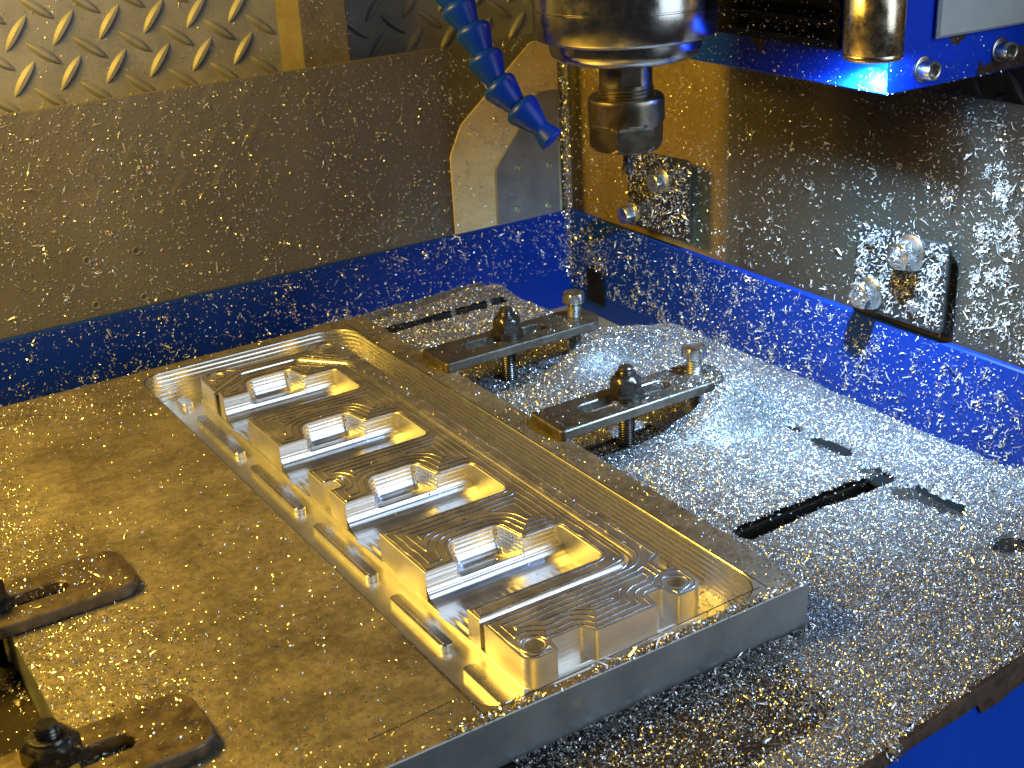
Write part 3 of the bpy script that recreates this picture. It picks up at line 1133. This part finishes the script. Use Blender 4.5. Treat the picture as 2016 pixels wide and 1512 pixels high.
bar = fillet([(0, 0.6, 0.8), (1.5, -1.0, 2.0), (97, 0, 7), (104, 12, 8), (100, 24, 7), (88, 27, 3), (0.5, 26.2, 1.5)])
clamp("strap_clamp", (-5.6, 255.0, 0.05), 0.0, 100, 26, 5, bar, obround(24, 66, 14.0, 4.6),
      "dark strap clamp with black nut, on the plate's far right edge below the corner", M_clamp,
      jack=(91, 15.5, 5.6, 0.35), nut=(46.7, 14.6, 6.7, 10.4, 0.2094, True, 3.0, M_black))
clamp("strap_clamp", (-4.6, 152.6, 0.05), 0.0, 100, 26, 5, bar, obround(25, 68, 13.6, 4.6),
      "dark strap clamp with black nut, its heel buried in blue lit chips", M_clamp,
      jack=(90.3, 15.5, 5.6, 0.55), nut=(46.5, 12.8, 6.7, 10.4, 0.4189, True, 3.0, M_black))
barL = fillet([(0, 0, 8), (0, -32.5, 8), (-110, -32.5, 4), (-110, 0, 4)][::-1])
clamp("strap_clamp", (-201.0, 176.0, 0.05), 0.0, 110, 32, 5, barL, obround(-66, -27.5, -16.5, 4.3),
      "rusty strap clamp with long open slot at the left edge, upper one", M_clampL,
      nut=(-54.0, -15.5, 7.5, 11, 0.2094, True, 6, M_black))
clamp("strap_clamp", (-210.8, 69.6, 0.05), 0.0, 110, 32, 5, barL, obround(-66, -26.5, -16.0, 4.3),
      "rusty strap clamp with hex nut in the bottom left corner", M_clampL,
      nut=(-46.0, -10.0, 7.8, 8.5, 0.1047, False, 3.5, M_black))

# ================================================================== SPINDLE
SX, SY = 48.4, 170.3
sp = empty("spindle", (SX, SY, 110), label="steel milling spindle with collet nut and small end mill hanging over the plate", category="spindle")


def spz(prof):
    return [(r, z - 110) for r, z in prof]


link("housing", lathe("housing", spz([(36.5, 171.5), (38.6, 172.2), (39.6, 173.6), (39.6, 184.6), (39.3, 184.9), (39.3, 185.3), (39.6, 185.6), (39.6, 260)]), 96), M_steel, sp)
link("nose_ring", lathe("nose_ring", spz([(11, 162.6), (27, 162.4), (30.2, 163.2), (32.2, 165.0), (32.9, 167.5), (32.9, 173)]), 96), M_steel, sp)
def shaft_rad(t, r, z):
    if 151.5 - 110 < z < 163 - 110 and r > 11.0:
        d = 10.5
        c = math.cos(t - math.radians(-114))
        return min(r, d / c) if c > 0.2 else r
    return r


link("shaft", lathe("shaft", spz([(11.6, 146), (11.6, 151.4), (11.62, 151.6), (11.6, 151.7), (11.6, 155), (11.6, 162.9), (11.6, 163.5)]), 96, None, shaft_rad, 25), M_nut, sp)
link("thread", lathe("thread", spz(thread_prof(12.4, 145.5, 151.2, 1.5, 0.6)), 64), M_nut, sp)


def nut_rad(t, r, z):
    zz = z + 110
    h = hexr(t, 14.65, math.radians(21)) + max(0.0, (zz - 133.2)) * 1.1
    return min(r, h)


npf = [(14.5, 123.0), (15.2, 123.3), (16.2, 124.6)] + [(16.9, z) for z in np.linspace(125.6, 144.6, 24)] + [(16.6, 145.6), (15.6, 146.4), (13.2, 146.6), (12.6, 146.4)]
link("collet_nut", lathe("collet_nut", spz(npf), 120, None, nut_rad, 20), M_nut, sp)


def mill_rad(t, r, z):
    return r * (1 - 0.22 * (0.5 + 0.5 * math.cos(2 * (t - z * 0.42)))) if z < 6.5 else r


link("end_mill", lathe("end_mill", [(0.3, 0.2), (1.8, 0.3), (2.15, 1.0)] + [(2.3, z) for z in np.linspace(1.4, 6.4, 16)] + [(1.9, 6.8), (1.55, 8.2), (1.8, 9.8), (2.0, 13.5)], 40, None, mill_rad, 35), M_tool, sp)

# ================================================================== COOLANT HOSE
HP = [((-12.6, 219.5, 197.5), (-9.4, 211.5, 184.8)), ((-9.1, 211.9, 186.1), (-7.2, 206.2, 176.8)), ((-6.4, 205.4, 176.8), (-5.2, 199.6, 166.6)), ((-4.9, 199.0, 165.6), (-3.5, 193.0, 155.6)),
      ((-3.0, 192.0, 154.4), (1.5, 184.9, 145.4)), ((2.7, 184.0, 145.0), (7.2, 177.3, 137.3))]
hs = empty("coolant_hose", HP[-1][1], label="jointed blue plastic coolant hose pointing down at the tool", category="coolant hose")
H0 = Matrix.Translation(-Vector(HP[-1][1]))


def axis_m(a, b):
    a, b = Vector(a), Vector(b)
    q = (b - a).to_track_quat('Z', 'Y').to_matrix().to_4x4()
    return H0 @ Matrix.Translation(a) @ q, (b - a).length


for i, (a, b) in enumerate(HP):
    Mx, L = axis_m(a, b)
    prof = [(4.0, -2.6), (6.2, -2.1), (7.5, -1.0), (7.95, 0.3), (7.8, 1.3), (6.9, L * 0.34), (5.6, L * 0.66), (4.5, L - 0.9), (4.2, L), (4.2, L + 2.0)]
    link("hose_segment", lathe("hose_segment", prof, 40, Mx, None, 50), M_hose, hs)
Mx, L = axis_m((6.4, 178.4, 138.5), (10.2, 172.8, 132.2))
prof = [(5.0, -2.2), (4.3, -0.4), (4.0, L * 0.25), (4.6, L * 0.5), (5.7, L - 1.0), (5.9, L - 0.2), (5.5, L + 0.5), (4.6, L + 0.7), (3.0, L + 0.3), (2.6, L - 3)]
link("nozzle", lathe("nozzle", prof, 40, Mx, None, 50), M_hose, hs)

# ================================================================== CARRIAGE
BX, BY, BZ = 124.5, 90.8, 145.5
cr = empty("spindle_carriage", (BX, BY, BZ), label="blue spindle carriage with black bellows, screws and light grey cover at upper right", category="carriage")
CI = Matrix.Translation(-Vector((BX, BY, BZ)))
link("body", box("body", (BX, BY, BZ), (300, 250, 270), 0.7, CI), M_bluecar, cr)
nb = 13
V, F = [], []
for i in range(nb * 2 + 1):
    z = 161 + i * 4.2
    xx = BX - 0.6 - (2.4 if i % 2 else 0)
    V += [(xx, 117.5, z), (xx, 250, z)]
for i in range(nb * 2):
    F.append((2 * i, 2 * i + 1, 2 * i + 3, 2 * i + 2))
me = py_mesh("bellows", V, F)
me.transform(Matrix.Translation(-Vector((BX, BY, BZ)) * S))
link("bellows", me, M_rubber, cr)
link("cover_panel", extrude("cover_panel", [[(150, 165.8), (300, 164.5), (300, 270), (150.6, 270)]], 0, 3.2, 1.2,
     M=CI @ Matrix(((1, 0, 0, 0), (0, 0, -1, BY), (0, 1, 0, 0), (0, 0, 0, 1)))), M_panelgray, cr)
for (xx, zz) in ((145.0, 153.8), (193.8, 155.4)):
    A = CI @ Matrix(((1, 0, 0, xx), (0, 0, -1, BY), (0, 1, 0, zz), (0, 0, 0, 1)))
    sc = link("screw", lathe("screw", [(5.4, 0), (5.4, 1.0), (4.9, 1.3), (4.1, 1.3), (4.1, 6.6), (3.8, 7.2), (3.0, 7.2), (2.7, 7.0), (2.6, 4.8)], 36, A), M_bolt, cr)
# bare rusty patches where the paint came off
def blob(c, r, seed, stretch=(1, 1), n=26):
    rr = np.random.default_rng(seed)
    a = np.linspace(0, 2 * math.pi, n, endpoint=False)
    k = r * (1 + 0.35 * np.sin(a * 2 + rr.random() * 6) * rr.random() + 0.35 * (rr.random(n) - 0.5))
    return [(c[0] + stretch[0] * k[i] * math.cos(a[i]), c[1] + stretch[1] * k[i] * math.sin(a[i])) for i in range(n)]


CR = CI @ Matrix(((1, 0, 0, 0), (0, 0, -1, BY), (0, 1, 0, 0), (0, 0, 0, 1)))
CL = CI @ Matrix(((0, 0, -1, BX), (1, 0, 0, 0), (0, 1, 0, 0), (0, 0, 0, 1)))
link("bare_patch", extrude("bare_patch", [fillet([(180, 146.2), (181.5, 153), (184, 149.5), (189, 151), (195, 151.2), (199, 154.5), (213, 156), (213, 146.2)])], 0, 0.25, 0.08, CR), M_rust, cr)
link("bare_patch", extrude("bare_patch", [blob((166.5, 164.6), 3.6, 4, (1.4, 0.75))], 0, 0.2, 0.06, CR), M_rust, cr)
link("bare_patch", extrude("bare_patch", [fillet([(163, 161.2), (176, 161.2), (173, 157.5), (170.5, 157.8), (168.5, 154), (166, 158)])], 0, 0.2, 0.06, CL), M_rust, cr)

# lamp tube
LX, LY, LZ = 111.4, 87.2, 163.0
lt = empty("lamp_tube", (LX, LY, LZ), label="coolant spotted metal tube lamp throwing blue light on the carriage corner", category="lamp")
link("tube", lathe("tube", [(10.6, 0.6), (11.4, 0.0), (12.1, 0.8), (12.2, 2.2), (11.95, 2.6), (12.2, 3.0), (12.2, 25), (11.3, 26.5), (11.3, 80)], 72, cap=False), M_brass, lt)
tl = NT("lit_led_lens")
tl.set(Base_Color=(0.1, 0.2, 0.4), Emission_Color=(0.3, 0.56, 1.0), Emission_Strength=170.0)
link("lens", lathe("lens", [(0.05, 0.75), (10.5, 0.8), (10.7, 1.4)], 40, cap=False), tl.m, lt)

# ================================================================== LOOSE CHIPS on everything
def plate_density(x, y):
    d = 0.07 + 0.16 * hash_noise(x, y, 25, 45)
    d = d + 0.95 * sstep(-205, -238, x) * (0.5 + 0.8 * hash_noise(x, y, 18, 41))
    d = d + 1.3 * np.exp(-((x + 228) / 26) ** 2 - ((y - 108) / 40) ** 2)
    d = d + 0.8 * np.exp(-((x + 185) / 55) ** 2 - ((y - 350) / 40) ** 2)
    d = d + 0.55 * sstep(-190, -225, x) * sstep(180, 220, y)
    d = d + 0.28 * sstep(-14.5, -12, x) + 0.5 * sstep(-4, 0, x) * hash_noise(x, y, 7, 43)
    d = d + 1.0 * (1 - sstep(6, 16, y + 8 * hash_noise(x, y, 9, 42))) * sstep(-160, -110, x)
    d = d + 0.3 * (1 - sstep(10, 36, y)) * sstep(-150, -230, x)
    d = d + 0.6 * sstep(357, 361, y) * (hash_noise(x, y, 12, 44) > 0.5)
    d = d - 0.5 * np.exp(-((x + 212) / 20) ** 2 - ((y - 265) / 38) ** 2)
    return np.clip(d, 0, 1.2)


n = 85000
px = rng.uniform(-250, 0, n)
py = rng.uniform(0, 361, n)
k = rng.random(n) < plate_density(px, py) * 0.8
L = np.array(pocket)
inp = (px > -136) & (px < -14) & (py > 4) & (py < 354)
k &= ~inp
chips("plate_chips", np.stack([px[k], py[k], 0.05 + 0 * px[k]], 1), (0, 0, 1), 0.45, 1.5, 0.42, 0.45, 0.2,
      "bright chips strewn over the top of the aluminium plate", "chips")
u = rng.normal(0, 1, (900, 2))
qx = rng.uniform(-152, -2, 900)
qy = 0.2 + np.abs(u[:, 0]) * 1.9
kk = (hash_noise(qx, qx * 0, 7, 81) > 0.25) & (qy < 6)
chips("rim_chips", np.stack([qx, qy, 0.15 + 0.5 * np.abs(u[:, 1])], 1)[kk], (0, 0, 1), 0.9, 2.3, 0.6, 0.5, 0.2,
      "larger curled chips heaped along the plate's front edge", "chips")
# inside the pocket and on the part
n = 900
px = rng.uniform(-26, -15, n)
py = rng.uniform(20, 350, n)
q1 = np.stack([px, py, -17.7 + 0 * px], 1)
px = rng.uniform(-36, -27, 260)
py = rng.uniform(60, 340, 260)
q2 = np.stack([px, py, ZT + 0.2 + 0 * px], 1)
px = rng.uniform(-105, -28, 120)
py = rng.uniform(28, 340, 120)
q3 = np.stack([px, py, ZT + 0.2 + 0 * px], 1)
px = rng.normal(-24, 5, 220)
py = rng.normal(320, 18, 220)
q4 = np.stack([px, py, -8 + 5 * rng.random(220)], 1)
chips("pocket_chips", np.concatenate([q1, q2, q3, q4]), (0, 0, 1), 0.6, 1.7, 0.5, 0.5, 0.2, "few loose chips caught in the pocket and along the part's right rim", "chips")


def wall_chips(name, n, face, u0, u1, v0, v1, dens, label, lo=0.6, hi=2.2, clumps=0, tilt=0.6):
    u = rng.uniform(u0, u1, n)
    v = rng.uniform(v0, v1, n)
    kk = rng.random(n) < dens(u, v)
    u, v = u[kk], v[kk]
    if clumps:
        cu = rng.uniform(u0, u1, clumps * 6)
        cv = rng.uniform(v0, v1, clumps * 6)
        kk = rng.random(clumps * 6) < dens(cu, cv) ** 2
        cu, cv = cu[kk][:clumps], cv[kk][:clumps]
        for a, b in zip(cu, cv):
            m_ = rng.integers(6, 26)
            s_ = rng.uniform(0.6, 1.9)
            u = np.concatenate([u, a + rng.normal(0, s_, m_)])
            v = np.concatenate([v, b + rng.normal(0, s_ * 1.6, m_)])
    ok = (u > u0) & (u < u1) & (v > v0) & (v < v1)
    u, v = u[ok], v[ok]
    P, N = face(u, v)
    return chips(name, P, N, lo, hi, tilt, 0.6, 0.25, label, "chips", M_chipw, long_frac=0.07)


back = lambda yy: (lambda u, v: (np.stack([u, yy + 0 * u, v], 1), (0, -1, 0)))
side = lambda xx: (lambda u, v: (np.stack([xx + 0 * u, u, v], 1), (-1, 0, 0)))
nz = lambda u, v, s=16, sd=50: 0.45 + 0.9 * hash_noise(u, v, s, sd)
wall_chips("guard_chips", 9500, (lambda u, v: (np.stack([u, np.where(u > 89, YW + 1.3, YW + 3.1), v], 1), (0, -1, 0))), -210, XW, 21, 135, lambda u, v: nz(u, v) * 0.75, "chips stuck all over the back splash guard", clumps=60, lo=0.45, hi=1.7)
wall_chips("wall_chips", 4200, back(YW - 1.1), -210, XW, -20, 20.5, lambda u, v: nz(u, v) * 0.7, "chips stuck on the blue back wall", clumps=60, lo=0.45, hi=1.7)
wall_chips("side_guard_chips", 8500, side(XW + 4.3), 20, YW, 23, 137, lambda u, v: nz(u, v, 14, 52) * (0.45 + 0.55 * sstep(170, 60, u)), "chips stuck over the right splash guard", clumps=110, lo=0.5, hi=1.8)
wall_chips("guard_clumps", 900, side(XW + 4.2), 20, 82, 24, 110, lambda u, v: 0.95 * (hash_noise(u, v, 8, 61) > 0.5), "whitish clumps of chips on the guard right of the second black plate", clumps=150, lo=0.7, hi=2.2)
wall_chips("side_wall_chips", 5200, side(XW - 0.1), 20, YW, -30, 21, lambda u, v: nz(u, v, 14, 53) * 0.75, "chips stuck on the blue side wall", clumps=130, lo=0.5, hi=1.8)
wall_chips("plate_fleck_chips", 1500, side(XW - 2.3), 274, 332, 29, 75, lambda u, v: 0.8 + 0 * u, "chips on the black plate behind the tool", hi=1.9)
wall_chips("plate_crust_chips", 1500, side(XW - 2.3), 90, 145, 28, 70, lambda u, v: 0.8 + 0 * u, "chips crusting the black plate under blue light", clumps=40, hi=2.4)
wall_chips("tread_chips", 2600, back(YW + 69.8), -170, 16, 100, 190, lambda u, v: nz(u, v) * 0.8, "fine chips on the grey tread plate", lo=0.4, hi=1.2)
wall_chips("post_chips", 700, back(YW + 57.8), 24, 55, 100, 190, lambda u, v: nz(u, v) * 0.8, "fine chips on the brown post", lo=0.4, hi=1.2)
# chips on the bolt heads, the corner, the carriage
def ball(c, r, n_):
    d = rng.normal(size=(n_, 3))
    d /= np.linalg.norm(d, axis=1)[:, None]
    d[:, 0] = -np.abs(d[:, 0])
    return np.array(c) + d * r * np.array([0.7, 1, 1]), d


Pb, Nb = [], []
for c, r, k_ in (((XW - 8, 111.4, 62.1), 7.0, 420), ((XW - 8, 135, 35.4), 6.4, 300), ((XW - 3, 135.5, 62.7), 2.6, 80), ((XW - 3, 107.6, 36.4), 2.8, 90),
                 ((XW - 2.5, 296.7, 34.3), 2.0, 40), ((XW - 2.5, 325.5, 61), 2.0, 40)):
    a, b = ball(c, r, k_)
    Pb.append(a)
    Nb.append(b)
z = rng.uniform(-25, 134, 800)
Pb.append(np.stack([XW - np.abs(rng.normal(0, 2.2, 800)), YW - 1 - np.abs(rng.normal(0, 2.2, 800)), z], 1))
Nb.append(np.tile((-0.7, -0.7, 0), (800, 1)))
kk = 260
Pb.append(np.stack([XW - 0.5 - np.abs(rng.normal(0, 0.6, kk)), 371 + rng.normal(0, 9, kk), -13 + np.abs(rng.normal(0, 9, kk))], 1))
Nb.append(np.tile((-1.0, 0, 0), (kk, 1)))
chips("clinging_chips", np.concatenate(Pb), np.concatenate(Nb), 0.8, 2.2, 0.6, 0.5, 0.1, "chips clinging in the guards' corner and on the bolt heads", "chips")
u = rng.uniform(91, 240, 420)
v = rng.uniform(145.6, 161, 420)
Pc = [np.stack([BX - 0.1 + 0 * u, u, v], 1)]
Nc = [np.tile((-1.0, 0, 0), (420, 1))]
u = rng.uniform(119, 205, 300)
v = rng.uniform(161, 185, 300)
Pc.append(np.stack([BX - 3.2 + 0 * u, u, v], 1))
Nc.append(np.tile((-1.0, 0, 0), (300, 1)))
u = rng.uniform(125, 225, 300)
v = 145.6 + 24 * rng.random(300) ** 1.6
Pc.append(np.stack([u, BY - 0.1 + 0 * u, v], 1))
Nc.append(np.tile((0, -1.0, 0), (300, 1)))
chips("carriage_chips", np.concatenate(Pc), np.concatenate(Nc), 0.4, 1.3, 0.5, 0.5, 0.1, "fine chips on the blue carriage and black bellows", "chips")
# chips on the clamps
Pk = []
for (x0, x1, y0, y1, n_) in ((-4, 92, 256, 280, 190), (-3, 60, 153, 178, 150), (60, 97, 153, 179, 420), (-262, -204, 145, 175, 420), (-262, -214, 38, 68, 160)):
    Pk.append(np.stack([rng.uniform(x0, x1, n_), rng.uniform(y0, y1, n_), 5.15 + 0 * np.zeros(n_)], 1))
# a mound by the heel of the near clamp and round its nut
a = rng.normal(0, 1, (700, 2))
Pk.append(np.stack([88 + a[:, 0] * 9, 156 + a[:, 1] * 7, 5.4 + 0 * a[:, 0]], 1)[:200])
Pk.append(np.stack([44 + a[:160, 0] * 6, 160 + a[:160, 1] * 4, 5.3 + 0 * a[:160, 0]], 1))
chips("clamp_chips", np.concatenate(Pk), (0, 0, 1), 0.6, 1.7, 0.45, 0.5, 0.2, "loose chips on top of the strap clamps", "chips")
kk = rng.integers(0, 1, 1)
u = rng.normal(0, 1, (260, 3))
chips("edge_clump", np.array([-27.5, -67.3, -19.0]) + u * np.array([1.5, 0.9, 1.8]), (0, -0.7, 0.7), 0.8, 2.0, 0.8, 0.5, 0.1,
      "small whitish clump of chips on the rusty front edge", "chips")
